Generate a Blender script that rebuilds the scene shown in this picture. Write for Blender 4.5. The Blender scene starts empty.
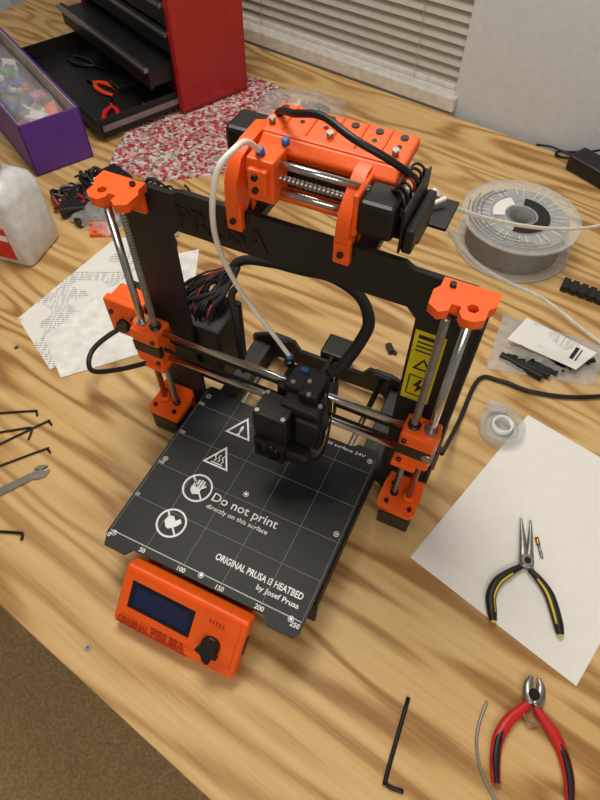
import bpy, bmesh, math, random
from mathutils import Matrix, Vector
random.seed(7)
S=0.001
def lin(c):
    out=[]
    for v in c:
        v/=255.0
        out.append(v/12.92 if v<=0.04045 else ((v+0.055)/1.055)**2.4)
    return (*out,1.0)
# ------------------------------------------------------------ materials
def mat(name,col,rough=0.5,metal=0.0,var=0.06,vscale=60,bump=0.0,bscale=400,alpha=1.0,trans=0.0,coat=0.0,spec=None,layers=False):
    m=bpy.data.materials.new(name);m.use_nodes=True
    nt=m.node_tree;N=nt.nodes;L=nt.links;b=N['Principled BSDF']
    tc=N.new('ShaderNodeTexCoord')
    nz=N.new('ShaderNodeTexNoise');nz.inputs['Scale'].default_value=vscale;nz.inputs['Detail'].default_value=3
    L.new(tc.outputs['Object'],nz.inputs['Vector'])
    cr=N.new('ShaderNodeValToRGB')
    c=lin(col)
    cr.color_ramp.elements[0].color=tuple(max(0,x*(1-var*2)) for x in c[:3])+(1,)
    cr.color_ramp.elements[1].color=tuple(min(1,x*(1+var*2)) for x in c[:3])+(1,)
    cr.color_ramp.elements[0].position=.3;cr.color_ramp.elements[1].position=.7
    L.new(nz.outputs['Fac'],cr.inputs['Fac']);L.new(cr.outputs['Color'],b.inputs['Base Color'])
    b.inputs['Roughness'].default_value=rough;b.inputs['Metallic'].default_value=metal
    b.inputs['Alpha'].default_value=alpha;b.inputs['Transmission Weight'].default_value=trans
    b.inputs['Coat Weight'].default_value=coat
    if spec is not None:b.inputs['Specular IOR Level'].default_value=spec
    if layers:
        w=N.new('ShaderNodeTexWave');w.bands_direction='Z';w.inputs['Scale'].default_value=300;w.inputs['Distortion'].default_value=.3
        L.new(tc.outputs['Object'],w.inputs['Vector'])
        bp=N.new('ShaderNodeBump');bp.inputs['Strength'].default_value=.25;bp.inputs['Distance'].default_value=.0003
        L.new(w.outputs['Fac'],bp.inputs['Height']);L.new(bp.outputs['Normal'],b.inputs['Normal'])
    elif bump>0:
        n2=N.new('ShaderNodeTexNoise');n2.inputs['Scale'].default_value=bscale;n2.inputs['Detail'].default_value=4
        L.new(tc.outputs['Object'],n2.inputs['Vector'])
        bp=N.new('ShaderNodeBump');bp.inputs['Strength'].default_value=bump;bp.inputs['Distance'].default_value=.001
        L.new(n2.outputs['Fac'],bp.inputs['Height']);L.new(bp.outputs['Normal'],b.inputs['Normal'])
    return m
ORG=mat('orange_print',(253,98,22),.42,layers=True,var=.03)
ORG2=mat('orange_relief',(186,54,8),.5)
BLK=mat('black_plastic',(24,24,25),.45,bump=.1)
FRM=mat('black_powder_coat',(27,27,29),.5,bump=.15,bscale=1500)
LET=mat('black_gloss_emboss',(12,12,13),.25)
BED=mat('bed_surface',(29,31,34),.5,var=.05,spec=.35)
MOT=mat('motor_black',(20,20,22),.38)
CAB=mat('cable_black',(16,16,18),.45)
SLEEVE=mat('cable_sleeve',(18,18,20),.7,bump=.6,bscale=900)
STL=mat('steel',(200,200,202),.18,1.0)
STL2=mat('steel_dull',(165,165,165),.38,1.0)
DSTL=mat('dark_steel',(70,70,72),.3,1.0)
BRS=mat('brass',(205,165,80),.3,1.0)
WHT=mat('white_print',(236,238,240),.5)
GRY=mat('grid_line',(125,129,133),.5)
PTFE=mat('ptfe_tube_plastic',(240,238,232),.3)
BLU=mat('blue_fitting',(44,90,170),.4)
YEL=mat('yellow_label',(222,205,20),.45)
YEL2=mat('yellow_grip',(225,195,40),.45)
REDW=mat('red_wire',(150,25,25),.5)
REDG=mat('red_grip',(205,32,34),.42)
REDC=mat('red_enamel',(168,24,28),.3,var=.03,coat=.3)
SCR=mat('lcd_glass',(14,20,40),.12)
PAP=mat('paper_white',(240,239,238),.8,var=.01)
TOW=mat('paper_towel',(238,238,238),.9,bump=.5,bscale=420)
CLR=mat('clear_plastic',(225,228,230),.12,alpha=.28)
CLR2=mat('clear_film',(225,225,225),.18,alpha=.34,bump=.5,bscale=60)
TRN=mat('translucent_jug',(230,233,236),.3,alpha=.8,bump=.1)
FIL=mat('silver_filament',(150,150,150),.35,.3)
BLND=mat('blind_slat',(186,184,174),.5,var=.02)
TRIM=mat('trim_white',(214,212,206),.4)
WALL=mat('wall_paint',(206,212,219),.85,var=.02,bump=.25,bscale=120)
CEIL=mat('ceiling_paint',(230,228,222),.9)
PUR=mat('purple_card',(95,52,150),.5)
CARD=mat('white_card',(190,180,170),.7)
GRN=mat('green_board',(50,150,80),.5)
BLUL=mat('blue_label',(60,80,190),.5)
PINK=mat('pink_bag',(210,130,150),.4)
GREY=mat('grey_plastic',(120,122,124),.5)
NIGHT=mat('night_glass',(14,14,18),.1)
RUB=mat('rubber_feet',(14,14,14),.8)

def wood_mat(name):
    m=bpy.data.materials.new(name);m.use_nodes=True
    nt=m.node_tree;N=nt.nodes;L=nt.links;b=N['Principled BSDF']
    tc=N.new('ShaderNodeTexCoord')
    def noise(sc,loc,detail,dist=0,rough=.5):
        mp=N.new('ShaderNodeMapping');mp.inputs['Scale'].default_value=sc;mp.inputs['Location'].default_value=loc
        L.new(tc.outputs['Object'],mp.inputs['Vector'])
        n=N.new('ShaderNodeTexNoise');n.inputs['Scale'].default_value=1;n.inputs['Detail'].default_value=detail;n.inputs['Roughness'].default_value=rough
        n.inputs['Distortion'].default_value=dist
        L.new(mp.outputs['Vector'],n.inputs['Vector']);return n
    def math_(op,a,bv):
        x=N.new('ShaderNodeMath');x.operation=op
        if hasattr(a,'links'):L.new(a,x.inputs[0])
        else:x.inputs[0].default_value=a
        if bv is not None:
            if hasattr(bv,'links'):L.new(bv,x.inputs[1])
            else:x.inputs[1].default_value=bv
        return x.outputs[0]
    big=noise((1.0,7.0,1),(3.1,1.7,0),2.5,.3,.48)
    s=math_('SINE',math_('MULTIPLY',big.outputs['Fac'],84),None)
    s=math_('MULTIPLY_ADD',s,.5);s.node.inputs[2].default_value=.5
    s=math_('POWER',s,1.6)
    fib=noise((9,300,1),(0,0,0),4,.0,.65)
    streak=noise((2.5,70,1),(5,0,0),4,.1,.65)
    broad=noise((1.5,4,1),(9,2,0),2,.2)
    s=math_('MULTIPLY',s,math_('MULTIPLY',broad.outputs['Fac'],.66))
    mix=math_('ADD',s,math_('MULTIPLY',fib.outputs['Fac'],.34))
    mix=math_('ADD',mix,math_('MULTIPLY',streak.outputs['Fac'],.42))
    mix=math_('ADD',mix,math_('MULTIPLY',broad.outputs['Fac'],.12))
    cr=N.new('ShaderNodeValToRGB');e=cr.color_ramp.elements
    e[0].position=.28;e[0].color=lin((226,195,142));e[1].position=.86;e[1].color=lin((158,114,62))
    x=cr.color_ramp.elements.new(.54);x.color=lin((208,170,112))
    L.new(mix,cr.inputs['Fac'])
    mp=N.new('ShaderNodeMapping');mp.inputs['Scale'].default_value=(2.6,4.2,1);L.new(tc.outputs['Object'],mp.inputs['Vector'])
    vo=N.new('ShaderNodeTexVoronoi');vo.inputs['Scale'].default_value=1;L.new(mp.outputs['Vector'],vo.inputs['Vector'])
    kr=N.new('ShaderNodeValToRGB');kr.color_ramp.elements[0].position=.012;kr.color_ramp.elements[0].color=(1,1,1,1);kr.color_ramp.elements[1].position=.05;kr.color_ramp.elements[1].color=(0,0,0,1)
    L.new(vo.outputs['Distance'],kr.inputs['Fac'])
    mx=N.new('ShaderNodeMixRGB');L.new(kr.outputs['Color'],mx.inputs['Fac']);L.new(cr.outputs['Color'],mx.inputs['Color1']);mx.inputs['Color2'].default_value=lin((110,66,32))
    L.new(mx.outputs['Color'],b.inputs['Base Color'])
    b.inputs['Roughness'].default_value=.48
    bp=N.new('ShaderNodeBump');bp.inputs['Strength'].default_value=.15;bp.inputs['Distance'].default_value=.0005
    L.new(fib.outputs['Fac'],bp.inputs['Height']);L.new(bp.outputs['Normal'],b.inputs['Normal'])
    return m
WOOD=wood_mat('plywood')
def ramp_noise(name,cols,scale,rough=.9,bump=.8,detail=6,kind='noise'):
    m=bpy.data.materials.new(name);m.use_nodes=True
    nt=m.node_tree;N=nt.nodes;L=nt.links;b=N['Principled BSDF'];tc=N.new('ShaderNodeTexCoord')
    if kind=='noise':
        n=N.new('ShaderNodeTexNoise');n.inputs['Detail'].default_value=detail;n.inputs['Roughness'].default_value=.7;out=n.outputs['Fac']
    else:
        n=N.new('ShaderNodeTexVoronoi');out=None
    n.inputs['Scale'].default_value=scale;L.new(tc.outputs['Object'],n.inputs['Vector'])
    cr=N.new('ShaderNodeValToRGB');cr.color_ramp.interpolation='LINEAR' if kind=='noise' else 'CONSTANT'
    k=len(cols)
    while len(cr.color_ramp.elements)<k: cr.color_ramp.elements.new(.5)
    for i,c in enumerate(cols):
        cr.color_ramp.elements[i].position=(.3+.4*i/(k-1)) if kind=='noise' else i/k
        cr.color_ramp.elements[i].color=lin(c)
    if out is None:
        sp=N.new('ShaderNodeSeparateColor');L.new(n.outputs['Color'],sp.inputs['Color']);out=sp.outputs[0]
    L.new(out,cr.inputs['Fac']);L.new(cr.outputs['Color'],b.inputs['Base Color'])
    b.inputs['Roughness'].default_value=rough
    bp=N.new('ShaderNodeBump');bp.inputs['Strength'].default_value=bump;bp.inputs['Distance'].default_value=.004
    L.new(n.outputs[0],bp.inputs['Height']);L.new(bp.outputs['Normal'],b.inputs['Normal'])
    return m
CARPET=ramp_noise('carpet',[(156,126,88),(188,156,114),(214,184,140)],160)
KNIT=ramp_noise('knit_cloth',[(186,70,80),(198,180,178),(150,140,138),(205,140,142),(150,40,55),(215,206,202)],150,kind='vor')
def text_paper(name,scale=110,ang=0):
    m=bpy.data.materials.new(name);m.use_nodes=True
    nt=m.node_tree;N=nt.nodes;L=nt.links;b=N['Principled BSDF'];tc=N.new('ShaderNodeTexCoord')
    mp=N.new('ShaderNodeMapping');mp.inputs['Rotation'].default_value=(0,0,ang);L.new(tc.outputs['Object'],mp.inputs['Vector'])
    w=N.new('ShaderNodeTexWave');w.bands_direction='Y';w.inputs['Scale'].default_value=scale/6.283*2.2;L.new(mp.outputs['Vector'],w.inputs['Vector'])
    m2=N.new('ShaderNodeMapping');m2.inputs['Scale'].default_value=(320,36,1);L.new(mp.outputs['Vector'],m2.inputs['Vector'])
    n=N.new('ShaderNodeTexNoise');n.inputs['Scale'].default_value=1;n.inputs['Detail'].default_value=1;L.new(m2.outputs['Vector'],n.inputs['Vector'])
    n3=N.new('ShaderNodeTexNoise');n3.inputs['Scale'].default_value=22;n3.inputs['Detail'].default_value=0;L.new(mp.outputs['Vector'],n3.inputs['Vector'])
    def gt(o,t):
        x=N.new('ShaderNodeMath');x.operation='GREATER_THAN';L.new(o,x.inputs[0]);x.inputs[1].default_value=t;return x.outputs[0]
    def mul(a,c):
        x=N.new('ShaderNodeMath');x.operation='MULTIPLY';L.new(a,x.inputs[0]);L.new(c,x.inputs[1]);return x.outputs[0]
    f=mul(mul(gt(w.outputs['Fac'],.7),gt(n.outputs['Fac'],.47)),gt(n3.outputs['Fac'],.5))
    mx=N.new('ShaderNodeMixRGB');L.new(f,mx.inputs['Fac']);mx.inputs['Color1'].default_value=lin((238,238,238));mx.inputs['Color2'].default_value=lin((135,135,142))
    L.new(mx.outputs['Color'],b.inputs['Base Color']);b.inputs['Roughness'].default_value=.8
    return m
TXT=text_paper('printed_paper',190,math.radians(-25))
TXT2=text_paper('printed_label',300,math.radians(18))

# ------------------------------------------------------------ geometry helpers (mm)
I4=Matrix.Identity(4)
def empty(name):
    o=bpy.data.objects.new(name,None);o.empty_display_size=.02;bpy.context.collection.objects.link(o);return o
def finish(bm,name,m,parent,M=I4,smooth=False):
    bm.transform(M);bmesh.ops.scale(bm,vec=(S,S,S),verts=bm.verts)
    bmesh.ops.recalc_face_normals(bm,faces=bm.faces)
    me=bpy.data.meshes.new(name);bm.to_mesh(me);bm.free()
    if smooth:
        for p in me.polygons:p.use_smooth=True
    me.materials.append(m)
    o=bpy.data.objects.new(name,me);bpy.context.collection.objects.link(o)
    if parent:o.parent=parent
    return o
def box(par,name,b,m,bev=1.0,M=I4,seg=2):
    x0,x1,y0,y1,z0,z1=b
    bm=bmesh.new();bmesh.ops.create_cube(bm,size=1)
    for v in bm.verts:v.co=Vector(((x0+x1)/2+v.co.x*(x1-x0),(y0+y1)/2+v.co.y*(y1-y0),(z0+z1)/2+v.co.z*(z1-z0)))
    bev=min(bev,.45*min(x1-x0,y1-y0,z1-z0))
    if bev>0:bmesh.ops.bevel(bm,geom=bm.edges[:],offset=bev,segments=seg,profile=.5,affect='EDGES')
    return finish(bm,name,m,par,M)
def catmull(pts,sub):
    P=[Vector(p) for p in pts]
    if len(P)<3 or sub<=1:return P,[i for i in range(len(P))]
    Q=[P[0]*2-P[1]]+P+[P[-1]*2-P[-2]];out=[];ts=[]
    for i in range(1,len(Q)-2):
        for k in range(sub):
            t=k/sub;a,b,c,d=Q[i-1:i+3]
            out.append(.5*((2*b)+(c-a)*t+(2*a-5*b+4*c-d)*t*t+(3*b-a-3*c+d)*t**3));ts.append(i-1+t)
    out.append(P[-1]);ts.append(len(P)-1);return out,ts
def sweep(par,name,pts,r,m,flat=1.0,seg=10,sub=8,M=I4):
    C,T=catmull(pts,sub)
    def rad(t):
        if not isinstance(r,(list,tuple)):return r
        i=min(int(t),len(r)-2);f=t-i;return r[i]*(1-f)+r[i+1]*f
    bm=bmesh.new();rings=[];nprev=None
    for i,p in enumerate(C):
        tan=(C[min(i+1,len(C)-1)]-C[max(i-1,0)]).normalized()
        if flat!=1.0:
            side=tan.cross(Vector((0,0,1)))
            if side.length<1e-3:side=Vector((1,0,0))
            side.normalize();up=side.cross(tan)
        else:
            if nprev is None:
                a=Vector((0,0,1)) if abs(tan.z)<.9 else Vector((1,0,0));side=tan.cross(a).normalized()
            else:
                side=(nprev-tan*nprev.dot(tan)).normalized()
            nprev=side;up=side.cross(tan)
        R=rad(T[i])
        rings.append([bm.verts.new(p+side*math.cos(2*math.pi*k/seg)*R+up*math.sin(2*math.pi*k/seg)*R*flat) for k in range(seg)])
    for a,b in zip(rings,rings[1:]):
        for k in range(seg):bm.faces.new((a[k],a[(k+1)%seg],b[(k+1)%seg],b[k]))
    bm.faces.new(rings[0]);bm.faces.new(rings[-1])
    return finish(bm,name,m,par,M,True)
def cyl(par,name,p0,p1,r,m,seg=24,bev=0,M=I4,r2=None):
    p0=Vector(p0);p1=Vector(p1);d=p1-p0
    bm=bmesh.new();bmesh.ops.create_cone(bm,cap_ends=True,segments=seg,radius1=r,radius2=r if r2 is None else r2,depth=d.length)
    if bev:
        es=[e for e in bm.edges if len(e.link_faces)==2 and any(len(f.verts)>4 for f in e.link_faces)]
        bmesh.ops.bevel(bm,geom=es,offset=bev,segments=2,affect='EDGES')
    q=Vector((0,0,1)).rotation_difference(d.normalized()).to_matrix().to_4x4();q.translation=(p0+p1)/2
    bm.transform(q)
    o=finish(bm,name,m,par,M)
    for p in o.data.polygons:
        if len(p.vertices)<=4:p.use_smooth=True
    return o
def lathe(par,name,prof,c,m,seg=64,M=I4,closed=False):
    bm=bmesh.new();rings=[]
    for k in range(seg):
        a=2*math.pi*k/seg
        rings.append([bm.verts.new((c[0]+r*math.cos(a),c[1]+r*math.sin(a),c[2]+z)) for r,z in prof])
    n=len(prof)
    for k in range(seg):
        a=rings[k];b=rings[(k+1)%seg]
        for i in range(n if closed else n-1):
            j=(i+1)%n
            bm.faces.new((a[i],b[i],b[j],a[j]))
    bmesh.ops.remove_doubles(bm,verts=bm.verts,dist=1e-4)
    return finish(bm,name,m,par,M,True)
def curve_to_mesh(cu,name,m,par,M):
    tmp=bpy.data.objects.new('tmp',cu);bpy.context.collection.objects.link(tmp)
    dg=bpy.context.evaluated_depsgraph_get();dg.update()
    me=bpy.data.meshes.new_from_object(tmp.evaluated_get(dg))
    bpy.data.objects.remove(tmp);bm=bmesh.new();bm.from_mesh(me);bpy.data.meshes.remove(me)
    return finish(bm,name,m,par,M)
def shape(par,name,loops,th,m,M=I4,bev=0.0):
    cu=bpy.data.curves.new(name,'CURVE');cu.dimensions='2D';cu.fill_mode='BOTH';cu.extrude=th/2
    for lp in loops:
        s=cu.splines.new('POLY');s.points.add(len(lp)-1);s.use_cyclic_u=True
        for i,p in enumerate(lp):s.points[i].co=(p[0],p[1],0,1)
    return curve_to_mesh(cu,name,m,par,M@Matrix.Translation((0,0,th/2)))
def text(par,name,body,size,loc,m,M=I4,ext=.1,width=None,off=0.0,align='LEFT'):
    cu=bpy.data.curves.new(name,'FONT');cu.body=body;cu.size=size;cu.extrude=ext;cu.offset=off;cu.align_x=align;cu.resolution_u=3
    o=curve_to_mesh(cu,name,m,par,I4)
    xs=[v.co.x for v in o.data.vertices] or [0,1]
    k=1.0
    if width: k=(width*S)/(max(xs)-min(xs))
    M2=Matrix.Scale(S,4)@M@Matrix.Translation(loc)@Matrix.Diagonal((k,1,1,1))@Matrix.Scale(1/S,4)
    o.data.transform(M2)
    return o
def circ(cx,cy,r,n=40,a0=0):return [(cx+r*math.cos(a0+2*math.pi*i/n),cy+r*math.sin(a0+2*math.pi*i/n)) for i in range(n)]
def rect(x0,x1,y0,y1):return [(x0,y0),(x1,y0),(x1,y1),(x0,y1)]
def rotz(deg,loc=(0,0,0)):return Matrix.Translation(loc)@Matrix.Rotation(math.radians(deg),4,'Z')
XZ=Matrix(((1,0,0,0),(0,0,-1,0),(0,1,0,0),(0,0,0,1)))
TA=-10.5
TM=rotz(TA)

# ------------------------------------------------------------ room
def wallbox(name,b,m):
    return box(None,name,b,m,0,TM)
FZ=-760;CZ=1640;WB=950
wallbox('floor',(-1900,2200,-2600,WB,FZ-20,FZ),CARPET)
wallbox('ceiling',(-1900,2200,-2600,WB+120,CZ,CZ+20),CEIL)
wallbox('wall_left',(-1920,-1900,-2600,WB+120,FZ,CZ),WALL)
wallbox('wall_right',(2200,2220,-2600,WB+120,FZ,CZ),WALL)
wallbox('wall_front',(-1900,2200,-2620,-2600,FZ,CZ),WALL)
o=shape(None,'wall_back',[rect(-1900,2200,FZ,CZ),rect(-1500,-236,30,1250)],110,WALL,TM@Matrix.Translation((0,WB+110,0))@XZ)
wallbox('baseboard_back',(-1900,2200,WB-14,WB,FZ,FZ+90),TRIM)
win=empty('window_1')
box(win,'glass',(-1500,-236,WB+98,WB+104,30,1250),NIGHT,0,TM)
for i,b in enumerate([(-1500,-1470,WB+80,WB+100,30,1250),(-266,-236,WB+80,WB+100,30,1250),(-1500,-236,WB+80,WB+100,30,80),(-1500,-236,WB+80,WB+100,1220,1250)]):
    box(win,'sash_%d'%i,b,TRIM,2,TM)
box(None,'trim_sill',(-1520,-226,WB-14,WB+90,2,36),TRIM,4,TM)
bl=empty('window_blind')
z=52
i=0
while z<1200:
    M=TM@Matrix.Translation((-868,WB+30,z))@Matrix.Rotation(math.radians(62),4,'X')
    box(bl,'slat_%d'%i,(-622,622,-13,13,-.6,.6),BLND,.3,M,1)
    z+=22;i+=1
box(bl,'bottom_rail',(-1490,-246,WB+18,WB+42,36,46),TRIM,2,TM)
box(bl,'head_rail',(-1490,-246,WB+18,WB+48,1205,1240),TRIM,2,TM)
for a in (-350,-800,-1300):cyl(bl,'cord',(a,WB+16,40),(a,WB+16,1210),.8,TRIM,8,M=TM)

# ------------------------------------------------------------ workbench
tb=empty('plywood_workbench')
o=box(tb,'top',(-1500,1500,-379,934,-19,0),WOOD,1.0,I4,1);o.matrix_world=rotz(TA)
for i,(a,b) in enumerate([(-1440,-330),(1440,-330),(-1440,880),(1440,880),(0,880)]):
    box(tb,'leg_%d'%i,(a-45,a+45,b-45,b+45,FZ,-19),WOOD,3,TM)
box(tb,'apron_front',(-1440,1440,-352,-314,-110,-19),WOOD,2,TM)
box(tb,'apron_back',(-1440,1440,880,918,-110,-19),WOOD,2,TM)
for i,(x,y) in enumerate([(-95,-339),(97,-18),(94,-88),(-477,-17),(-60,620),(430,420)]):
    sc=empty('wood_screw');cyl(sc,'head',(x,y,0.1),(x,y,1.0),4,STL2,20,.3)
    box(sc,'slot_a',(x-2.4,x+2.4,y-.5,y+.5,.8,1.15),BLK,0);box(sc,'slot_b',(x-.5,x+.5,y-2.4,y+2.4,.8,1.15),BLK,0)

# ------------------------------------------------------------ printer
pr=empty('desktop_3d_printer')
H=385
outer=[(-185,0),(-140,0),(-132,12),(132,12),(140,0),(185,0),(185,H-12),(175,H-1),(120,H-1),(112,H+4),(-112,H+4),(-120,H-1),(-175,H-1),(-185,H-12)]
ox=131
inner=[(-ox,34),(ox,34),(ox,330),(ox-10,341),(-ox+10,341),(-ox,330)]
shape(pr,'frame',[outer,inner],6,FRM,Matrix.Translation((0,6,0))@XZ)
text(pr,'frame_lettering','PRUSA',34,(-120,350,0),LET,Matrix.Translation((0,-.2,0))@XZ,ext=.8,width=100,off=.8)
for s in (-1,1):
    side='left' if s<0 else 'right'
    xr=178*s;xl=160*s
    box(pr,'z_motor_'+side,(170*s-21,170*s+21,-50,-8,4,44),MOT,3)
    cyl(pr,'foot_'+side,(170*s,-29,0),(170*s,-29,5),9,RUB)
    box(pr,'z_motor_cap_'+side,(170*s-21,170*s+21,-50,-8,36,45),DSTL,2)
    ol=[(-24,-26),(18,-26),(23,-20),(23,16),(18,22),(-24,22),(-26,10),(-26,-18)]
    ol=[(x*s,y) for x,y in ol]
    shape(pr,'z_bottom_'+side,[ol],8,ORG,Matrix.Translation((170*s,-26,45)))
    box(pr,'z_bottom_rib_'+side,(170*s-24,170*s+22,-7,-1,24,60),ORG,2)
    cyl(pr,'z_bottom_collar_'+side,(xr,-27,52),(xr,-27,62),7.5,ORG,24,1)
    for dx,dy in ((-15,-15),(15,-15),(-15,12)):
        cyl(pr,'bolt_%s'%side,(170*s+dx,-27+dy,52),(170*s+dx,-27+dy,56),3,DSTL,6)
    cyl(pr,'coupler_'+side,(xl,-27,46),(xl,-27,60),5,DSTL)
    cyl(pr,'z_rod_'+side,(xr,-27,50),(xr,-27,H-4),4.2,STL)
    prof=[]
    zz=56
    while zz<372:
        prof+= [(3.3,zz),(4.0,zz+1),(4.0,zz+2),(3.3,zz+3)];zz+=4
    lathe(pr,'lead_screw_'+side,[(0,55)]+prof+[(0,373)],(xl,-27,0),STL2,16)
    ol=[(-25,20),(-25,4),(-20,-2),(-20,-14),(-12,-20),(-3,-20),(1,-14),(1,-8),(9,-8),(9,-16),(16,-21),(26,-15),(27,2),(23,8),(23,20)]
    ol=[(-x*s,y) for x,y in ol]
    hole=circ(-8*s*-1,-6,5,6)
    shape(pr,'z_top_'+side,[ol,hole],9,ORG,Matrix.Translation((170*s,-21,H-5)))
    box(pr,'z_top_clamp_'+side,(170*s-20,170*s+20,-7,-1,H-30,H-2),ORG,2)
    cyl(pr,'z_top_ring_'+side,(xr,-27,H-12),(xr,-27,H-4),7.5,ORG,24,1)
    cyl(pr,'z_top_bolt_'+side,(170*s-14*s,-9,H+3),(170*s-14*s,-9,H+7),3,DSTL,6)
    zc=180
    cyl(pr,'x_end_bearing_'+side,(xr,-27,zc-31),(xr,-27,zc+31),11.5,ORG,32,1)
    box(pr,'x_end_body_'+side,tuple(sorted((s*150,s*188)))+(-42,-12,zc-29,zc+28),ORG,3)
    box(pr,'x_end_slot_'+side,tuple(sorted((s*149,s*187)))+(-43,-36,zc-9,zc+9),BLK,1)
    box(pr,'x_end_nut_'+side,tuple(sorted((s*148,s*176)))+(-46,-14,zc-34,zc-26),ORG,2)
    cyl(pr,'x_end_brass_nut_'+side,(xl,-27,zc-26),(xl,-27,zc+32),7,BLK,20,1)
    cyl(pr,'x_end_brass_'+side,(xl,-27,zc-40),(xl,-27,zc-33),8,BRS,20,1)
    cyl(pr,'z_bearing_'+side,(xr,-27,zc+30),(xr,-27,zc+33),7.5,STL2)
    for zz in (zc-20,zc+18):
        cyl(pr,'x_end_bolt_'+side,(s*156,-45,zz),(s*156,-40,zz),3,DSTL,6)
cyl(pr,'x_idler',(184,-44,180),(184,-12,180),6,STL2)
box(pr,'x_motor',(-236,-194,-8,34,160,202),MOT,3)
box(pr,'x_motor_holder',(-240,-186,-20,-8,156,216),ORG,3)
box(pr,'x_motor_holder_top',(-238,-190,-14,16,203,212),ORG,3)
cyl(pr,'x_motor_pulley',(-215,-28,181),(-215,-19,181),9,BLK,24,1)
for dx in (-16,16):
    for dz in (-16,16):cyl(pr,'x_motor_bolt',(-215+dx,-23,181+dz),(-215+dx,-19,181+dz),3,DSTL,6)
for zz in (158,202):
    cyl(pr,'x_rod_%d'%zz,(-160,-27,zz),(160,-27,zz),4.2,STL)
box(pr,'x_belt_front',(-165,165,-34,-33,177,183),RUB,0);box(pr,'x_belt_back',(-165,165,-20,-19,177,183),RUB,0)
for s in (-1,1):
    box(pr,'base_extrusion_%d'%s,(s*112-15,s*112+15,-190,140,3,33),FRM,2)
    box(pr,'base_slot_%d'%s,(s*112-4,s*112+4,-190,140,32,33.6),BLK,.3)
    cyl(pr,'y_rod_%d'%s,(s*82,-192,44),(s*82,146,44),4.2,STL)
    for y in (-194,138):
        box(pr,'y_rod_holder_%d'%s,(s*82-14,s*82+14,y,y+12,26,54),BLK,2)
    for y in (-120,-40):
        cyl(pr,'y_bearing_%d'%s,(s*82,y-14,44),(s*82,y+14,44),8,STL2)
        cyl(pr,'base_foot_%d'%s,(s*112,y*1.4,0),(s*112,y*1.4,5),9,RUB)
    cyl(pr,'base_foot_r_%d'%s,(s*112,120,0),(s*112,120,5),9,RUB)
for y,n in ((-200,'front'),(140,'rear')):
    ol=[(-130,0),(-95,0),(-85,10),(85,10),(95,0),(130,0),(130,40),(100,56),(60,56),(50,40),(-50,40),(-60,56),(-100,56),(-130,40)]
    shape(pr,'base_plate_'+n,[ol,circ(-82,44,5),circ(82,44,5)],6,FRM,Matrix.Translation((0,y+6,0))@XZ)
box(pr,'y_motor',(-20,22,146,186,10,52),MOT,3)
box(pr,'y_belt',(-3,3,-190,150,48,49.5),RUB,0)
box(pr,'y_carriage',(-90,90,-200,-30,54,60),FRM,2)
for x in (-100,0,100):
    for y in (-220,-116,-14):cyl(pr,'bed_standoff',(x,y,58),(x,y,69),4,STL2)
# heatbed
HB=70
ybf,ybb=-237,3
ol=[(-127,ybf+10),(-120,ybf-6),(-92,ybf-6),(-86,ybf+3),(84,ybf+3),(90,ybf-6),(122,ybf-6),(127,ybf+2),(127,ybb-2),(122,ybb+6),(96,ybb+6),(90,ybb),(-92,ybb),(-98,ybb+6),(-122,ybb+6),(-127,ybb)]
shape(pr,'heatbed',[ol],3,BED,Matrix.Translation((0,0,HB-3)))
Zt=HB
def bl_(name,x0,x1,y0,y1,m=GRY,h=.25):box(pr,name,(x0,x1,y0,y1,Zt-.05,Zt+h),m,0)
for k in range(6):
    x=max(min(-124+50*k,124),-124)
    bl_('grid_x_%d'%k,x-.25,x+.25,ybf+5,ybb-4)
for k in range(5):
    y=ybf+12+50*k
    bl_('grid_y_%d'%k,-124,124,y-.25,y+.25)
bl_('edge_line',-124,124,ybf+12.5,ybf+13.1,WHT)
for k in range(6):
    text(pr,'scale_x_%d'%k,str(50*k),7.5,(-124+50*k-6+ (6 if k==0 else 0)-(7 if k==5 else 0),ybf+4.5,Zt),WHT,ext=.15,off=.15)
for k in range(1,5):
    text(pr,'scale_y_%d'%k,str(50*k),6,(-125,ybf+13+50*k,Zt),WHT,ext=.15)
for (x,y) in [(-118,-226),(0,-226),(112,-226),(-118,-116),(118,-116),(-118,-8),(0,-8),(118,-8),(-2,-116)]:
    cyl(pr,'bed_screw',(x,y,Zt-.1),(x,y,Zt+.4),1.6,STL2,20)
    shape(pr,'bed_screw_ring',[circ(x,y,3.4),circ(x,y,2.7)],.2,WHT,Matrix.Translation((0,0,Zt)))
def ring(name,x,y,r,w):shape(pr,name,[circ(x,y,r),circ(x,y,r-w)],.3,WHT,Matrix.Translation((0,0,Zt)))
def tri(name,x,y,r,w):
    a=[(x+r*math.sin(t),y+r*math.cos(t)) for t in (0,2.0944,4.18879)]
    b=[(x+(r-w)*math.sin(t),y+(r-w)*math.cos(t)) for t in (0,2.0944,4.18879)]
    shape(pr,name,[a,b],.3,WHT,Matrix.Translation((0,0,Zt)))
def bar(name,x,y,l,w,ang):box(pr,name,(-l/2,l/2,-w/2,w/2,0,.35),WHT,0,rotz(ang,(x,y,Zt)))
tri('warning_icon',-52,-37,21,4.6);text(pr,'warning_mark','!',20,(-52,-45,Zt),WHT,off=.7,align='CENTER',ext=.2)
yh=-88
tri('hot_icon',-56,yh,21,4.6)
for dx in (-5,0,5):sweep(pr,'hot_wave',[(-56+dx,yh-4,Zt+.3),(-54.5+dx,yh-1,Zt+.3),(-57.5+dx,yh+3,Zt+.3),(-56+dx,yh+7,Zt+.3)],.8,WHT,.5,8,4)
box(pr,'hot_base',(-64,-48,yh-7,yh-5.5,Zt,Zt+.3),WHT,0)
yn=-134
ring('no_touch_icon',-60,yn,19,2.4);bar('no_touch_bar',-60,yn,35,2.2,-45)
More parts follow.
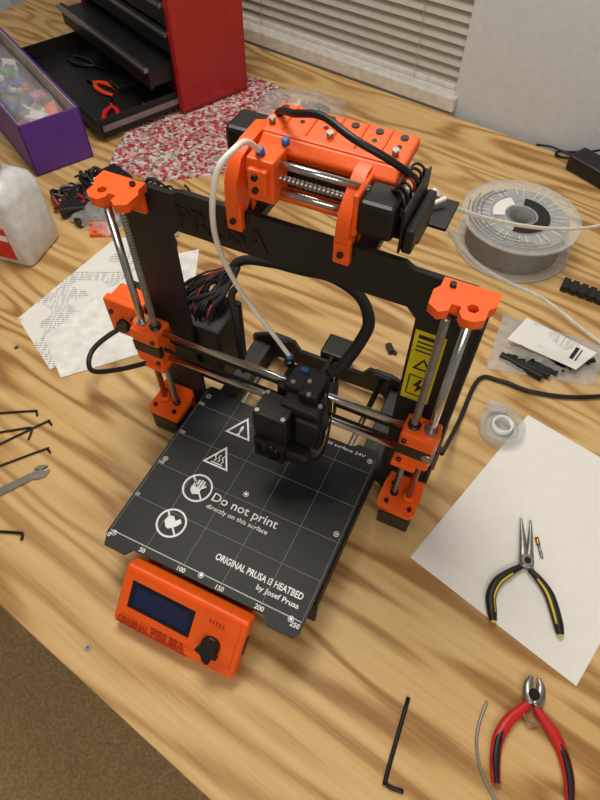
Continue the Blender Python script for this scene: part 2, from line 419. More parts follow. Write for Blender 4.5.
for k,(dx,h) in enumerate([(-6,8),(-2.5,11),(1,12),(4.5,11)]):bar('no_touch_finger_%d'%k,-60+dx,yn+h/2,h,2.3,90)
shape(pr,'no_touch_palm',[[(x-2,y-6) for x,y in [( -66,-128),(-53,-128),(-48,-123),(-50,-121),(-53,-124),(-53,-135),(-60,-138),(-65,-134)]]],.3,WHT,Matrix.Translation((0,0,Zt)))
yl=-187
ring('no_liquid_icon',-64,yl,18.5,2.4);bar('no_liquid_bar',-64,yl,34,2.2,-45)
shape(pr,'no_liquid_drop',[[(x-1,y-5) for x,y in [(-63,-190),(-55,-183),(-52,-177),(-56,-173),(-60,-178),(-65,-173),(-71,-176),(-72,-183),(-67,-189)]]],.3,WHT,Matrix.Translation((0,0,Zt)))
text(pr,'bed_text_main','Do not print',16,(-38,-141,Zt),WHT,ext=.15,width=88,off=.1)
text(pr,'bed_text_sub','directly on this surface',8,(-38,-152,Zt),WHT,ext=.15,width=82,off=.05)
text(pr,'bed_text_brand','ORIGINAL PRUSA i3 HEATBED',11,(4,-203,Zt),WHT,ext=.15,width=110,off=.28)
text(pr,'bed_text_author','by Josef Prusa',8.5,(62,-213.5,Zt),WHT,ext=.15,width=52,off=.15)
text(pr,'bed_text_rear','heated build surface 24V',6,(20,-6,Zt),WHT,ext=.15,width=90,off=.05)
# LCD housing
up=Vector((0,.68,.733)).normalized();nr=Vector((0,-.733,.68)).normalized()
ML=Matrix(((1,0,0,-82),(0,up.y,nr.y,-302),(0,up.z,nr.z,18),(0,0,0,1)))
box(pr,'lcd_housing',(0,157,0,76,-22,0),ORG,4,ML,3)
shape(pr,'lcd_bezel',[rect(7,150,17,70),rect(14,96,25,61)],2,ORG,ML)
box(pr,'lcd_screen',(14,96,25,61,-1,.5),SCR,0,ML)
box(pr,'lcd_display_window',(20,90,31,55,.3,.9),mat('lcd_pane',(26,34,72),.15),0,ML)
text(pr,'lcd_text','ORIGINAL',10,(6,4,0),ORG2,ML,ext=1.2,width=42,off=.5)
text(pr,'lcd_text2','PRUSA',15,(50,3.5,0),ORG2,ML,ext=1.5,width=46,off=.8)
box(pr,'lcd_groove',(4,100,1.6,2.6,-.5,.6),ORG2,0,ML)
cyl(pr,'lcd_knob_base',(124,32,1),(124,32,8),11,BLK,32,1,ML)
shape(pr,'lcd_knob',[[(124+(14 if k%2 else 8.5)*math.cos(k*math.pi/5+.3),32+(14 if k%2 else 8.5)*math.sin(k*math.pi/5+.3)) for k in range(10)]],8,BLK,ML@Matrix.Translation((0,0,8)))
cyl(pr,'lcd_reset',(124,10,0),(124,10,3),3.6,BLK,16,0,ML)
for k in range(5):box(pr,'lcd_mark_%d'%k,(114+k*4,116+k*4,57,62,0,2.8),ORG2,0,ML)
box(pr,'sd_slot',(155,158,30,52,-14,-8),BLK,.3,ML)
for x in (-70,58):
    box(pr,'lcd_bracket',(x-8,x+8,-245,-196,22,36),ORG,2)
# extruder
E=Matrix.Translation((7,4,-3))
def eb(n,b,m,bv=2):return box(pr,n,b,m,bv,E)
eb('x_carriage',(-2,60,-44,-10,150,208),BLK,3)
eb('carriage_back',(4,56,-14,0,150,204),BLK,2)
eb('extruder_body',(12,58,-64,-42,142,208),BLK,3)
eb('extruder_cover',(32,60,-70,-60,150,196),BLK,3)
eb('extruder_motor',(-12,30,-86,-48,160,200),MOT,4)
eb('extruder_motor_plate',(-11,29,-85,-49,197,203),DSTL,2)
eb('extruder_label',(-6,20,-80,-58,203,203.4),BLK,0)
eb('idler_tower',(6,50,-44,-12,204,216),BLK,3)
eb('idler_door',(28,50,-52,-20,198,222),BLK,2)
eb('filament_sensor_board',(16,25,-21,-15,216,219),BLU,.5)
cyl(pr,'tube_collar',(8,-12,212),(8,-12,222),6,DSTL,20,1)
cyl(pr,'tube_fitting',(8,-12,221),(8,-12,228),4,BLU,20,1)
for x,y in ((-7,-80),(24,-80),(-7,-54),(24,-54),(40,-50),(54,-50),(52,-30),(16,-38),(34,-34)):
    zz=203 if x<30 and y<-50 else (222 if x in(34,40) else 216 if x==16 else 208)
    cyl(pr,'extruder_bolt',(x,y,zz-2),(x,y,zz+2),2.6,STL2,12,0,E)
shape(pr,'hotend_fan',[rect(-18,18,-18,18),circ(0,0,16)],9,BLK,E@Matrix.Translation((10,-88,146))@Matrix.Rotation(math.radians(90),4,'X')@Matrix.Translation((0,0,-6)))
for k in range(7):
    M=E@Matrix.Translation((10,-86,146))@Matrix.Rotation(math.radians(90),4,'X')@Matrix.Rotation(k*2*math.pi/7,4,'Z')@Matrix.Rotation(.5,4,'X')
    box(pr,'fan_blade_%d'%k,(4,15,-4,4,-.5,.5),BLK,0,M)
cyl(pr,'fan_hub',(10,-89,146),(10,-84,146),6,DSTL,20,1,E)
eb('part_fan',(14,54,-84,-64,124,144),BLK,5)
eb('fan_duct',(16,48,-78,-56,112,126),BLK,4)
eb('heater_block',(14,38,-58,-40,118,132),STL2,1)
cyl(pr,'heatsink',(26,-50,130),(26,-50,150),10,STL2,M=E)
cyl(pr,'nozzle',(26,-50,108),(26,-50,118),1.0,BRS,16,0,E,4.5)
eb('sensor_probe',(44,54,-48,-38,114,150),BLK,2)
for k in range(6):
    x=56+random.uniform(-4,4)
    sweep(pr,'extruder_wire_%d'%k,[(x,-66,150+k*3),(x+8,-72+k*2,165),(x+7,-55,190),(x-2,-35+k,210),(48,-12,214)],1.0,CAB,sub=6,seg=6,M=E)
for k in range(3):
    sweep(pr,'heater_wire_%d'%k,[(36+k*3,-52,124),(50+k*3,-68,124),(62+k*2,-60,140),(64,-40,180),(52,-8,212)],1.0,BRS if k==0 else CAB,sub=6,seg=6,M=E)
sweep(pr,'cable_loom',[(52,-4,208),(62,12,212),(71,40,228),(72,58,244),(50,82,252),(10,95,253),(-29,93,250),(-70,96,243),(-111,92,232),(-124,70,205),(-130,45,180)],[6.5,7,7,7,6.5,6.5,6,6,6,6,6],SLEEVE,seg=14)
sweep(pr,'hotend_loom',[(-96,60,225),(-100,50,215),(-88,36,190),(-80,26,150),(-78,26,110)],4.5,SLEEVE)
box(pr,'electronics_box',(-186,-98,8,62,84,190),BLK,4)
box(pr,'electronics_lid',(-186,-98,62,70,84,190),BLK,3)
for k in range(22):
    x=random.uniform(-172,-110);y=random.uniform(16,50)
    sweep(pr,'loom_wire_%d'%k,[(x,y,186),(x+random.uniform(-4,6),y+random.uniform(0,10),200+random.uniform(0,8)),(x*.5-64+random.uniform(-5,5),62+random.uniform(-8,8),212+random.uniform(-6,10)),(-116+random.uniform(-4,4),84,228)],1.3,REDW if k in(3,9,14,19) else CAB,seg=6,sub=6)
for k in range(3):
    sweep(pr,'bundle_%d'%k,[(-170+k*16,40,188),(-165+k*14,56,206+k*4),(-140+k*6,72,214),(-112,90,230)],4,SLEEVE)
for k in range(3):
    sweep(pr,'bundle_front_%d'%k,[(-160+k*22,22,186),(-150+k*16,30,204),(-128+k*8,44,212),(-112,66,216),(-110,88,228)],3.4,SLEEVE)
sweep(pr,'usb_loop',[(-186,50,100),(-225,66,92),(-266,68,80),(-306,42,64),(-326,2,50),(-306,-28,48),(-262,-18,62),(-218,4,78),(-186,14,92)],3.8,CAB)
# PSU
box(pr,'power_supply',(134,192,7,48,120,335),mat('psu_metal',(40,40,42),.5,.5),2)
box(pr,'power_supply_cover',(130,193,6,52,40,122),BLK,3)
box(pr,'power_switch',(193,195,20,44,60,84),REDW,1)
box(pr,'warning_label',(134,164,-.6,-.1,214,318),YEL,0)
for k,(n,zz,h) in enumerate([('a',308,5),('b',302,2),('c',296,2),('d',290,2)]):box(pr,'label_line_'+n,(138,161,-.9,-.5,zz,zz+h),BLK,0)
shape(pr,'label_tri',[[(0,0),(20,0),(10,18)],[(4,2.2),(16,2.2),(10,14)]],.4,BLK,Matrix.Translation((139,-.5,264))@XZ)
shape(pr,'label_box',[rect(138,161,222,254),rect(139.5,159.5,223.5,252.5)],.4,BLK,Matrix.Translation((0,-.5,0))@XZ)
shape(pr,'label_bolt',[[(150,250),(144,237),(149,238),(147,226),(156,241),(150,240),(153,250)]],.4,BLK,Matrix.Translation((0,-.5,0))@XZ)
pc=empty('power_cable')
sweep(pc,'cord',[(197,52,55),(200,90,30),(204,150,6),(209,236,4),(240,248,4),(286,248,4),(340,262,4),(395,290,4),(450,315,4),(560,350,4)],3.3,CAB)
# multi material feeder on top
before=set(pr.children)
Z0=H-14
def orb(n,b,m=ORG,bv=2):return box(pr,n,b,m,bv)
for s,x in (('l',-48),('r',57)):
    top=8 if s=='l' else 0
    ol=[(-14,12),(-6,6),(8,19),(8,4),(15,4),(20,14),(62,14),(62,62),(46,70),(16,69),(-4,56+top),(-15,46),(-18,24)]
    YZ=Matrix(((0,0,1,x-6),(1,0,0,0),(0,1,0,Z0),(0,0,0,1)))
    shape(pr,'feeder_side_'+s,[ol,circ(34,42,8,20)],12,ORG,YZ)
    box(pr,'feeder_clip_'+s,(x-8,x+8,-16,-8,Z0-4,Z0+24),ORG,2)
    cyl(pr,'clip_bolt_'+s,(x,-19,Z0+8),(x,-15,Z0+8),3,DSTL,6)
orb('feeder_base',(-54,82,14,62,Z0+19,Z0+24))
orb('pulley_body',(-38,84,36,66,Z0+22,Z0+60))
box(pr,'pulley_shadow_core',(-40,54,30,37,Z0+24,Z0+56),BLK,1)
TP=Matrix.Translation((20,30,Z0+63))@Matrix.Rotation(math.radians(6),4,'X')
box(pr,'pulley_cover',(-62,68,2,44,-2,9),ORG,2.5,TP)
box(pr,'idler_cover',(-60,66,-8,6,-10,6),ORG,2.5,TP@Matrix.Rotation(math.radians(30),4,'X'))
for k in range(6):
    x=-54+k*22
    cyl(pr,'filament_inlet_%d'%k,(x,36,8),(x,36,10),3.6,BLK,20,0,TP)
    cyl(pr,'inlet_rim_%d'%k,(x,24,8),(x,24,9.5),2.2,DSTL,16,0,TP)
    if k<5:box(pr,'cover_gusset_%d'%k,(x+9,x+11,8,42,7,10.5),ORG,1,TP)
for k,x in enumerate((-56,-2,56)):
    cyl(pr,'tension_screw_%d'%k,(x,14,8),(x,14,14),3,STL2,12,0,TP)
for k,(y,zz) in enumerate([(6,Z0+36),(6,Z0+62)]):
    cyl(pr,'selector_rod_%d'%k,(-50,y,zz),(70,y,zz),3.4,STL)
lathe(pr,'selector_screw',[(0,0)]+[q for k in range(28) for q in ((2.6,k*4),(3.4,k*4+1),(3.4,k*4+2),(2.6,k*4+3))]+[(0,112)],(0,0,0),STL2,16,Matrix.Translation((-48,6,Z0+49))@Matrix.Rotation(math.radians(90),4,'Y'))
orb('selector_block',(-36,-10,-8,20,Z0+30,Z0+70))
orb('selector_front',(-32,-14,-14,-7,Z0+40,Z0+64))
for zz in (Z0+46,Z0+58):cyl(pr,'selector_bolt',(-24,-17,zz),(-24,-13,zz),2.8,DSTL,12)
cyl(pr,'outlet_fitting_a',(-26,2,Z0+68),(-26,-1,Z0+76),4,BLU,20,1)
cyl(pr,'outlet_fitting_b',(-13,22,Z0+70),(-13,21,Z0+76),3.6,BLU,20,1)
box(pr,'selector_motor',(66,98,-12,22,Z0+30,Z0+62),MOT,4)
box(pr,'selector_motor_plate',(62,67,-12,24,Z0+26,Z0+66),ORG,2)
box(pr,'idler_motor',(-88,-54,46,82,Z0+20,Z0+56),MOT,4)
box(pr,'idler_motor_mount',(-56,-48,42,84,Z0+16,Z0+60),ORG,2)
box(pr,'control_board',(103,105,-8,58,Z0+20,Z0+62),BLK,.5)
box(pr,'control_board_case',(105,114,-4,58,Z0+18,Z0+42),BLK,2)
for k in range(12):
    y=-4+k*5.2
    box(pr,'board_connector_%d'%k,(99.5,103.5,y,y+4,Z0+52-(k%3)*6,Z0+60),WHT if k==4 else BLK,.3)
box(pr,'rear_plate',(-60,128,64,108,Z0-2,Z0+2),FRM,1)
box(pr,'rear_plate_arm_a',(60,80,0,70,Z0-8,Z0+2),BLK,1)
box(pr,'rear_plate_arm_b',(-54,-34,0,70,Z0-8,Z0+2),BLK,1)
box(pr,'rear_plate_riser',(84,112,30,64,Z0+2,Z0+20),BLK,2)
sweep(pr,'feeder_cable',[(-46,62,Z0+60),(-34,54,Z0+78),(-11,33,Z0+92),(17,26,Z0+100),(50,12,Z0+97),(78,14,Z0+87),(96,24,Z0+72),(101,34,Z0+58)],3.2,CAB)
for k in range(7):
    y=-4+k*8
    sweep(pr,'board_wire_%d'%k,[(84+k,14,Z0+60),(94,y*.6+8,Z0+68+k),(101,y,Z0+68),(101,y+2,Z0+58)],1.2,REDW if k==3 else CAB,seg=6,sub=5)
sweep(pr,'inlet_tube_c',[(30,66,Z0+40),(56,84,Z0+14),(84,84,Z0+6),(104,84,Z0+8),(116,96,Z0+10)],2.2,PTFE)
sweep(pr,'inlet_tube_d',[(58,66,Z0+40),(72,80,Z0+20),(84,96,Z0+8),(96,108,Z0+5)],2.2,PTFE)
# the feeder unit is set back on the frame top
for o in pr.children:
    if o not in before:o.data.transform(Matrix.Translation((0,.007,.006)))
sweep(pr,'feed_tube',[(-26,6,Z0+80),(-24,-16,Z0+100),(-22,-38,Z0+107),(-27,-57,Z0+98),(-33,-62,Z0+60),(-42,-44,Z0+4),(-36,-24,310),(-10,-14,255),(8,-12,226)],2.5,PTFE)
ft=empty('filament_guide_tube')
sweep(ft,'tube_a',[(100,119,Z0+10),(116,134,358),(165,266,262),(235,400,180),(303,547,106),(360,660,80),(460,800,30)],2.6,PTFE)
sweep(ft,'tube_b',[(88,119,Z0+8),(104,134,348),(145,200,250),(190,262,180),(254,318,120),(353,335,60),(470,350,12)],2.6,PTFE)

# ------------------------------------------------------------ filament spool
sp=empty('filament_spool')
cx,cy=178,574
for n,z in (('flange_bottom',1),('flange_top',62)):
    shape(sp,n,[circ(cx,cy,103,72),circ(cx,cy,26,40)],3.5,CLR,Matrix.Translation((0,0,z)))
    lathe(sp,n+'_rim',[(100,z-.5),(103.5,z-.5),(103.5,z+4.5),(100,z+4.5)],(cx,cy,0),CLR,72,closed=True)
prof=[(52,5)]
zz=5
while zz<60:
    prof+=[(84,zz),(85.6,zz+1.2),(84,zz+2.4)];zz+=2.5
prof+=[(52,61)]
lathe(sp,'wound_filament',prof,(cx,cy,0),FIL,72)
lathe(sp,'hub',[(26,1),(26,66),(30,66),(50,63),(50,4),(30,1)],(cx,cy,0),CLR2,48,closed=True)
lathe(sp,'hub_core',[(20,1),(26,1),(26,64),(20,64)],(cx,cy,0),GREY,48,closed=True)
ar=[math.radians(-95+190*i/16) for i in range(17)]
shape(sp,'hub_label_black',[[(cx+50*math.cos(a),cy+50*math.sin(a)) for a in ar]+[(cx+29*math.cos(a),cy+29*math.sin(a)) for a in reversed(ar)]],.5,BLK,Matrix.Translation((0,0,66.2)))
ar=[math.radians(125+80*i/16) for i in range(17)]
shape(sp,'hub_label_white',[[(cx+50*math.cos(a),cy+50*math.sin(a)) for a in ar]+[(cx+29*math.cos(a),cy+29*math.sin(a)) for a in reversed(ar)]],.5,PAP,Matrix.Translation((0,0,66.2)))
for k in range(36):
    a=k*math.pi/18
    box(sp,'rib_%d'%k,(56,78 if k%3 else 98,-.6,.6,65.5,66.3),WHT if k%3 else CLR,0,rotz(math.degrees(a),(cx,cy,0)))
for k in range(4):
    R=70+k*8
    sweep(sp,'loose_strand_%d'%k,[(cx+R*math.cos(a),cy+R*math.sin(a),67.5+k*.4) for a in [2.2+i*.45+k*.3 for i in range(7)]],.8,FIL,seg=6)

# ------------------------------------------------------------ power adapter
ad=empty('power_adapter')
M=rotz(-28,(275,858,0))
box(ad,'brick',(-48,62,-24,26,1,34),BLK,5,M,3)
sweep(ad,'cord_1',[(232,880,16),(212,884,10),(196,898,5),(204,915,5),(240,905,8),(285,898,20),(340,890,50)],2.8,CAB)
sweep(ad,'cord_2',[(150,920,3),(180,926,3),(215,918,5),(270,904,30),(340,890,80)],2.2,CAB)

# ------------------------------------------------------------ drag chain strip
st=empty('drag_chain')
M=rotz(-5,(284,502,0))
for k in range(9):
    box(st,'link_%d'%k,(k*15,k*15+12,-13,13,1,14),BLK,2,M)
    box(st,'link_gap_%d'%k,(k*15+10,k*15+17,-9,9,3,12),BLK,1,M)

def crumple(par,name,quad,h,m,n=18,amp=6,z0=1.0,seed=1,edge=0.8):
    rnd=random.Random(seed)
    A,B,C,D=[Vector((*p,0)) for p in quad]
    bm=bmesh.new();g=[]
    ph=[(rnd.uniform(2,9),rnd.uniform(2,9),rnd.uniform(0,6)) for _ in range(6)]
    for i in range(n+1):
        row=[]
        for j in range(n+1):
            u=i/n;v=j/n
            p=(A*(1-u)+B*u)*(1-v)+(D*(1-u)+C*u)*v
            e=(math.sin(math.pi*u)*math.sin(math.pi*v))**.5 if 0<u<1 and 0<v<1 else 0
            w=sum(math.sin(a*u*3+b*v*3+c) for a,b,c in ph)/6
            zz=z0+e*(h*.6+amp*w+rnd.uniform(-1,1)*amp*.35)+edge*abs(w)
            row.append(bm.verts.new((p.x+rnd.uniform(-1,1),p.y+rnd.uniform(-1,1),max(z0,zz))))
        g.append(row)
    for i in range(n):
        for j in range(n):bm.faces.new((g[i][j],g[i+1][j],g[i+1][j+1],g[i][j+1]))
    return finish(bm,name,m,par,smooth=True)
bg=empty('parts_bag')
crumple(bg,'film',[(214,266),(372,302),(384,392),(210,392)],26,CLR2,seed=3,amp=9)
crumple(bg,'film_under',[(214,266),(372,302),(384,392),(210,392)],0,CLR2,seed=4,amp=1,z0=.5)
shape(bg,'label',[[(228,322),(338,306),(362,354),(246,382)]],.4,TXT2,Matrix.Translation((0,0,19)))
box(bg,'barcode',(-3,3,-14,14,19.4,19.8),BLK,0,rotz(-14,(330,338,0)));box(bg,'barcode_b',(6,8,-14,14,19.4,19.8),BLK,0,rotz(-14,(330,338,0)))
for k in range(9):
    box(bg,'part_%d'%k,(-36,36,-4.5,4.5,1,12),BLK,2,rotz(-14+k*6,(262+k*9,288+k*5,0)))
box(bg,'part_grey',(-40,40,-18,18,2,12),GREY,3,rotz(-14,(300,355,0)))

# ------------------------------------------------------------ tape roll
tp=empty('tape_roll')
c=(262,162,0)
lathe(tp,'outer',[(24,1),(32,1),(32,16),(24,16)],c,CLR,48,closed=True)
lathe(tp,'core',[(12,1),(15,1),(15,18),(12,18)],c,WHT,40,closed=True)
lathe(tp,'web',[(15,8),(24,8),(24,10),(15,10)],c,CLR,40,closed=True)
lathe(tp,'cap',[(0,20),(9,19),(11,3),(0,2)],c,CLR,32)
box(tp,'tab',(232,262,184,204,1,12),CLR,3,I4)

def sheet(name,q,z,m):
    par=empty(name);shape(par,'sheet',[q],.35,m,Matrix.Translation((0,0,z)));return par
sheet('paper_sheet',[(293,206),(207,-76),(425,-138),(508,150)],.3,PAP)
sheet('printed_page',[(-518,34),(-400,-30),(-285,215),(-400,290),(-491,279)],.3,TXT)
sheet('paper_towel',[(-452,20),(-374,-36),(-277,72),(-300,240),(-335,312),(-400,250)],1.0,TOW)

# ------------------------------------------------------------ pliers
pl=empty('long_nose_pliers')
sweep(pl,'jaw_left',[(321,34,6),(326,18,6),(331,0,7),(336,-18,7),(340,-30,7)],[1.6,3.2,4.6,6.5,7],STL2,.7)
sweep(pl,'jaw_right',[(333,36,6),(337,18,6),(340,0,7),(343,-18,7),(344,-30,7)],[1.6,3,4.2,6,7],STL2,.7)
cyl(pl,'pivot',(340,-22,3),(340,-22,13),8.5,STL2,28,1)
cyl(pl,'rivet',(340,-22,13),(340,-22,14.5),4,DSTL,20,.5)
hl=[(336,-30,7),(325,-44,7),(314,-62,7),(311,-82,7),(317,-100,7),(321,-110,7)]
hr=[(346,-30,7),(360,-38,7),(374,-50,7),(384,-66,7),(392,-82,7),(396,-92,7)]
for n,h in (('left',hl),('right',hr)):
    sweep(pl,'handle_'+n,h,[3.5,5,6.2,6.4,6,4.5],BLK,.8)
    sweep(pl,'stripe_'+n,[(p[0]+(3 if n=='left' else -3),p[1]+(-1),p[2]+3.2) for p in h[1:5]],[1.2,1.8,1.8,1.2],YEL2,.8)
    e=h[-1];cyl(pl,'cap_'+n,(e[0],e[1],5),(e[0],e[1],9),3,YEL2,16,1)
nz=empty('brass_nozzle_tool')
cyl(nz,'shank',(349,12,2.5),(358,-6,2.5),2,STL2);cyl(nz,'tip',(346,18,2.5),(350,10,2.5),3,BRS,6)

cu=empty('flush_cutters')
sweep(cu,'jaw_left',[(376,-151,7),(374,-160,7),(376,-170,7),(381,-180,7)],[2,5,6.5,6],STL2,.8)
sweep(cu,'jaw_right',[(383,-150,7),(387,-158,7),(388,-168,7),(384,-180,7)],[2,5,6.5,6],STL2,.8)
cyl(cu,'pivot',(381,-170,2),(381,-170,14),6,DSTL,24,1)
ha=[(379,-180,7),(371,-192,7),(362,-208,7),(357,-228,7),(359,-248,7),(365,-268,7)]
hb=[(386,-180,7),(396,-188,7),(410,-198,7),(422,-212,7),(432,-232,7),(437,-254,7)]
for n,h in (('left',ha),('right',hb)):
    sweep(cu,'handle_'+n,h,[4,5.5,6.5,6.3,5.8,4.8],REDG,.75)
    sweep(cu,'grip_'+n,[(p[0],p[1],p[2]+1.8) for p in h[2:]],[2,4.2,4.4,3],BLK,.9)
sweep(cu,'spring',[(374,-190,8),(382,-200,8),(392,-194,8)],1.2,STL2)

def hexkey(pts,r=2.0,m=None):
    k=empty('hex_key')
    a,b,c=[Vector(p) for p in pts]
    P=[a,b+(a-b).normalized()*8,b+(a-b).normalized()*2+(c-b).normalized()*2,b+(c-b).normalized()*8,c]
    sweep(k,'shaft',[(p.x,p.y,r+.3) for p in P],r,m or DSTL,seg=6,sub=5)
BK=mat('black_oxide',(30,30,32),.4,.4)
hexkey([(258,-230,0),(262,-318,0),(282,-315,0)],2.3,BK)
hexkey([(-430,-138,0),(-365,-100,0),(-360,-108,0)],1.6,BK)
hexkey([(-395,-158,0),(-352,-126,0),(-344,-146,0)],1.6,BK)
hexkey([(-385,-185,0),(-338,-106,0),(-330,-112,0)],1.6,BK)
hexkey([(-366,-215,0),(-309,-144,0),(-302,-150,0)],1.6,BK)
hexkey([(-300,-278,0),(-254,-260,0),(-252,-268,0)],2.0,BK)
wr=empty('flat_wrench')
M=Matrix.Translation((-294,-180,.5))@Matrix.Rotation(math.atan2(-72,-44),4,'Z')
shape(wr,'body',[[(0,-4),(6,-9),(-2,-10),(-10,-6),(-12,-3),(-4,-3),(-4,3),(-12,3),(-10,6),(-2,10),(6,9),(12,5),(80,6),(86,10),(96,10),(96,4),(90,4),(90,-4),(96,-4),(96,-10),(86,-10),(80,-6),(12,-5)]],3,STL2,M)
fs=empty('filament_offcut')
sweep(fs,'strand',[(338,-197,2),(336,-218,2),(338,-240,2),(350,-264,2),(372,-284,2)],1.6,FIL)
cl=empty('black_clip')
box(cl,'body',(-9,9,-5,5,.5,9),BLK,2,rotz(-50,(64,236,0)));box(cl,'arm',(4,14,-3,3,.5,5),BLK,1,rotz(-20,(64,236,0)))

# ------------------------------------------------------------ tool chest
ch=empty('tool_chest')
CM=Matrix(((.904,.429,0,-598),(-.429,.904,0,688),(0,0,1,8),(0,0,0,1)))
W,D,HH=440,178,340
box(ch,'side_right',(-6,0,0,D,0,HH),REDC,1.5,CM);box(ch,'side_left',(-W,-W+6,0,D,0,HH),REDC,1.5,CM)
box(ch,'back',(-W,0,D-5,D,0,HH),REDC,1,CM);box(ch,'bottom',(-W,0,0,D,0,5),REDC,1,CM)
box(ch,'lid',(-W,0,-2,D,HH,HH+40),REDC,4,CM)
box(ch,'front_post_right',(-16,-4,-2,4,0,HH),REDC,1,CM)
box(ch,'core',(-W+8,-10,30,D-8,62,HH-2),BLK,0,CM)
for k in range(5):
    z0=64+k*54
    off=-60 if k==0 else 0
    box(ch,'drawer_front_%d'%k,(-W+14,-18,off,off+8,z0,z0+46),BLK,1.5,CM)
    box(ch,'drawer_body_%d'%k,(-W+18,-24,off+8,60,z0+2,z0+36),BLK,0,CM)
    box(ch,'drawer_pull_%d'%k,(-W+14,-18,off-9,off+2,z0+36,z0+45),STL2,1.5,CM)
F=-190
box(ch,'tray_floor',(-W+14,-20,F,30,4,7),BLK,0,CM);box(ch,'tray_front',(-W+12,-18,F-4,F,2,46),BLK,1.5,CM)
box(ch,'tray_pull',(-W+12,-18,F-12,F-3,36,47),BLK,1.5,CM)
box(ch,'tray_right',(-21,-18,F,30,4,42),BLK,.5,CM);box(ch,'tray_left',(-W+12,-W+15,F,30,4,42),BLK,.5,CM)
box(ch,'slide_right',(-17,-12,F,30,18,30),STL2,.5,CM)
def miniplier(par,x,y,ang,mm):
    M=CM@rotz(ang,(x,y,12))
    sweep(par,'tool_jaw',[(0,0,0),(16,2,0),(34,0,0)],[7,6,2],DSTL,.7,M=M)
    sweep(par,'tool_handle_a',[(0,0,0),(-22,12,0),(-50,16,0),(-80,10,0)],[4,6,6,4],mm,.8,M=M)
    sweep(par,'tool_handle_b',[(0,0,0),(-22,-12,0),(-50,-16,0),(-80,-10,0)],[4,6,6,4],mm,.8,M=M)
miniplier(ch,-110,-120,150,REDG);miniplier(ch,-230,-100,190,mat('orange_grip',(225,70,30),.4))
miniplier(ch,-300,-60,20,BLK)
box(ch,'tool_case',(-200,-150,-80,-20,8,24),BLK,3,CM)
cyl(ch,'tool_socket',(-70,-60,18),(-40,-70,18),9,DSTL,20,1,CM)

# ------------------------------------------------------------ knit cloth
kc=empty('knit_cloth')
poly=[(-655,490),(-640,455),(-520,450),(-415,530),(-388,640),(-392,760),(-420,870),(-470,905),(-760,930),(-700,640)]
cxx=sum(p[0] for p in poly)/len(poly);cyy=sum(p[1] for p in poly)/len(poly)
bm=bmesh.new();rings=[];N_=120;pts=[]
for i in range(N_):
    t=i/N_*len(poly);k=int(t);f=t-k
    a=Vector(poly[k]);b=Vector(poly[(k+1)%len(poly)]);pts.append(a*(1-f)+b*f)
for r in [1.0,.985,.95,.8,.6,.3]:
    row=[]
    for i,p in enumerate(pts):
        q=Vector((cxx,cyy))+(p-Vector((cxx,cyy)))*r
        z=.5 if r==1.0 else (4+1.6*math.sin(i*.9)*(1 if r>.7 else .2))
        row.append(bm.verts.new((q.x,q.y,z)))
    rings.append(row)
for a,b in zip(rings,rings[1:]):
    for i in range(N_):bm.faces.new((a[i],a[(i+1)%N_],b[(i+1)%N_],b[i]))
bm.faces.new(rings[-1])
finish(bm,'fabric',KNIT,kc,smooth=True)

cb=empty('clear_bag')
crumple(cb,'film',[(-450,735),(-250,790),(-290,900),(-480,860)],56,CLR2,seed=8,amp=16,z0=6)
for k in range(5):
    box(cb,'item_%d'%k,(-20,20,-8,8,7,18),[GREY,WHT,GREY,GREY,DSTL][k],3,rotz(40*k,(-410+22*k,805+8*k,0)))

# ------------------------------------------------------------ purple box with parts
pb=empty('purple_box')
PM=Matrix(((.88,.475,0,-688),(-.475,.88,0,470),(0,0,1,0),(0,0,0,1)))
w,d,h=470,125,108
box(pb,'bottom',(-w,0,-d,0,1,4),PUR,.5,PM)
for n,b in (('right',(-4,0,-d,0,1,h)),('left',(-w,-w+4,-d,0,1,h)),('back',(-w,0,-4,0,1,h)),('front',(-w,0,-d,-d+4,1,h))):
    box(pb,'side_'+n,b,PUR,.8,PM)
for n,b in (('right',(-6,-4,-d+4,-4,4,h-3)),('back',(-w+4,-4,-6,-4,4,h-3)),('front',(-w+4,-4,-d+4,-d+6,4,h-3))):
    box(pb,'lining_'+n,b,CARD,.2,PM)
rnd=random.Random(11)
cols=[WHT,GRN,BLUL,GREY,PINK,WHT,GREY,ORG,WHT,REDG,GREY,WHT]
for k in range(44):
    x=rnd.uniform(-w+40,-34);y=rnd.uniform(-d+34,-34);sx=rnd.uniform(10,26);sy=rnd.uniform(7,16)
    M=PM@Matrix.Translation((x,y,rnd.uniform(30,92)))@Matrix.Rotation(rnd.uniform(-.6,.6),4,'Z')@Matrix.Rotation(rnd.uniform(-.5,.5),4,'X')
    box(pb,'item_%d'%k,(-sx,sx,-sy,sy,-4,4),cols[k%12],1.5,M)
def P2(x,y):v=PM@Vector((x,y,0));return (v.x,v.y)
crumple(pb,'bag_film',[P2(-w+20,-d+10),P2(-10,-d+10),P2(-10,-10),P2(-w+20,-10)],70,CLR2,seed=5,amp=16,z0=70)

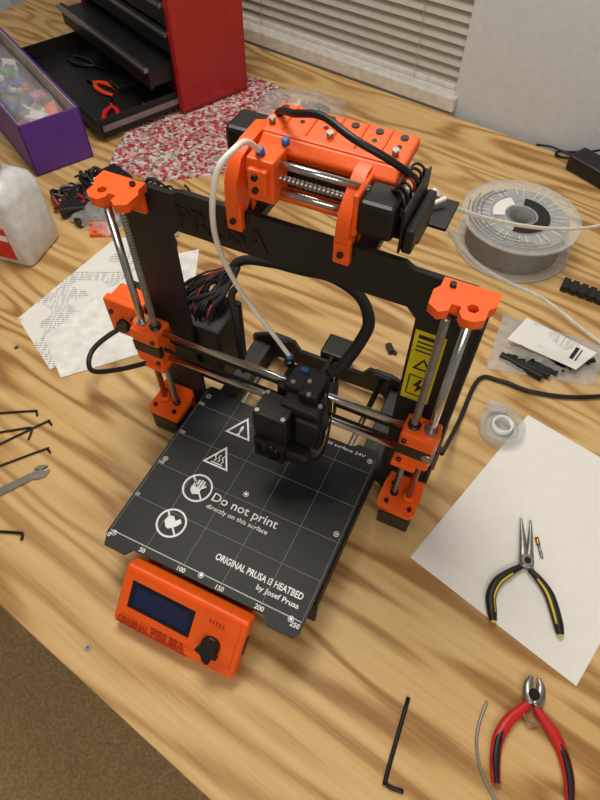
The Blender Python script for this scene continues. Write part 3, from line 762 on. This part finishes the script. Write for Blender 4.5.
# ------------------------------------------------------------ plastic jug
jg=empty('plastic_jug')
JM=rotz(8,(-622,182,0))
def rrect(hx,hy,r,n=6):
    out=[]
    for sx,sy,a0 in ((1,1,0),(-1,1,90),(-1,-1,180),(1,-1,270)):
        for i in range(n+1):
            a=math.radians(a0+90*i/n);out.append((sx*(hx-r)+r*math.cos(a),sy*(hy-r)+r*math.sin(a)))
    return out
bm=bmesh.new();rings=[]
for hx,hy,r,z in ((38,44,10,1),(42,48,12,5),(42,48,12,70),(42,48,12,122),(38,44,14,138),(26,30,14,150),(15,15,14,156),(15,15,14,170)):
    rings.append([bm.verts.new((x,y,z)) for x,y in rrect(hx,hy,r)])
for a,b in zip(rings,rings[1:]):
    n=len(a)
    for i in range(n):bm.faces.new((a[i],a[(i+1)%n],b[(i+1)%n],b[i]))
bm.faces.new(rings[0]);bm.faces.new(rings[-1])
finish(bm,'body',TRN,jg,JM,True)
cyl(jg,'cap',(0,0,164),(0,0,184),18,WHT,32,2,JM)
box(jg,'label',(-38,16,-49.2,-48.4,14,80),REDG,0,JM);box(jg,'label_band',(-38,16,-49.6,-49,54,66),PAP,0,JM)

# ------------------------------------------------------------ cable pile and orange prints
cp=empty('cable_pile')
rnd=random.Random(21)
def pile(cxx,cyy,n,rx,ry,R):
    for k in range(n):
        x=cxx+rnd.uniform(-rx,rx);y=cyy+rnd.uniform(-ry,ry);a=rnd.uniform(0,6);pts=[]
        L=rnd.uniform(3.5,7)
        for i in range(9):
            t=a+L*i/8;rr=R*(.5+.5*rnd.random());pts.append((x+rr*math.cos(t),y+rr*.7*math.sin(t),5+rnd.uniform(0,18)))
        sweep(cp,'cable_%d'%k,pts,rnd.choice([2.4,3,4]),[CAB,CAB,CAB,GREY,CAB,CAB,CAB,REDW][k%8],seg=7,sub=5)
pile(-590,345,24,52,52,42);pile(-470,390,12,50,42,34)
for k in range(18):
    box(cp,'plug_%d'%k,(-16,16,-9,9,1,16),[BLK,BLK,WHT,BLK,GREY,BLK,WHT][k%7],3,rotz(rnd.uniform(0,180),(-645+15*k,315+rnd.uniform(-40,80),0)))
box(cp,'adapter_body',(-34,34,-22,22,1,30),BLK,4,rotz(-20,(-580,405,0)))
box(cp,'adapter_body_b',(-28,28,-16,16,1,24),BLK,4,rotz(35,(-600,300,0)))
crumple(cp,'bag_film',[(-600,270),(-500,262),(-470,350),(-570,380)],40,CLR2,seed=12,amp=10,z0=8)
op=empty('orange_printed_bracket')
M=rotz(30,(-520,272,0))
shape(op,'plate',[rect(-22,22,-9,9),circ(-12,0,4),circ(12,0,4)],6,ORG,M@Matrix.Translation((0,0,1)));box(op,'wall',(-22,22,6,11,1,20),ORG,1,M)

# ------------------------------------------------------------ lights
def area(name,loc,size,en,col,tgt=(0,0,0)):
    l=bpy.data.lights.new(name,'AREA');l.energy=en;l.size=size;l.color=col
    o=bpy.data.objects.new(name,l);o.location=Vector(loc)*S;bpy.context.collection.objects.link(o)
    d=(Vector(tgt)-Vector(loc));o.rotation_euler=d.to_track_quat('-Z','Y').to_euler();return o
area('ceiling_light',(-250,350,1600),.7,21.5,(1,.94,.83),(0,100,0))
area('ceiling_light_room',(600,-1300,1600),1.2,26,(1,.93,.81),(300,-600,0))
w=bpy.data.worlds.new('world');bpy.context.scene.world=w;w.use_nodes=True
w.node_tree.nodes['Background'].inputs[0].default_value=(1,.95,.9,1);w.node_tree.nodes['Background'].inputs[1].default_value=.3
# ------------------------------------------------------------ camera
R=[[0.90437,0.42672,0.00589],[0.3508,-0.73548,-0.57967],[-0.24302,0.5263,-0.81483]]
cd=bpy.data.cameras.new('camera');cam=bpy.data.objects.new('camera',cd);bpy.context.collection.objects.link(cam)
cd.sensor_fit='HORIZONTAL';cd.sensor_width=36;cd.lens=592.95/600*36;cd.clip_start=.01
M=Matrix([[R[0][i],-R[1][i],-R[2][i]] for i in range(3)]).to_4x4();M.translation=Vector((.19336,-.38459,.72776));cam.matrix_world=M
sc=bpy.context.scene;sc.camera=cam
sc.view_settings.view_transform='Standard'
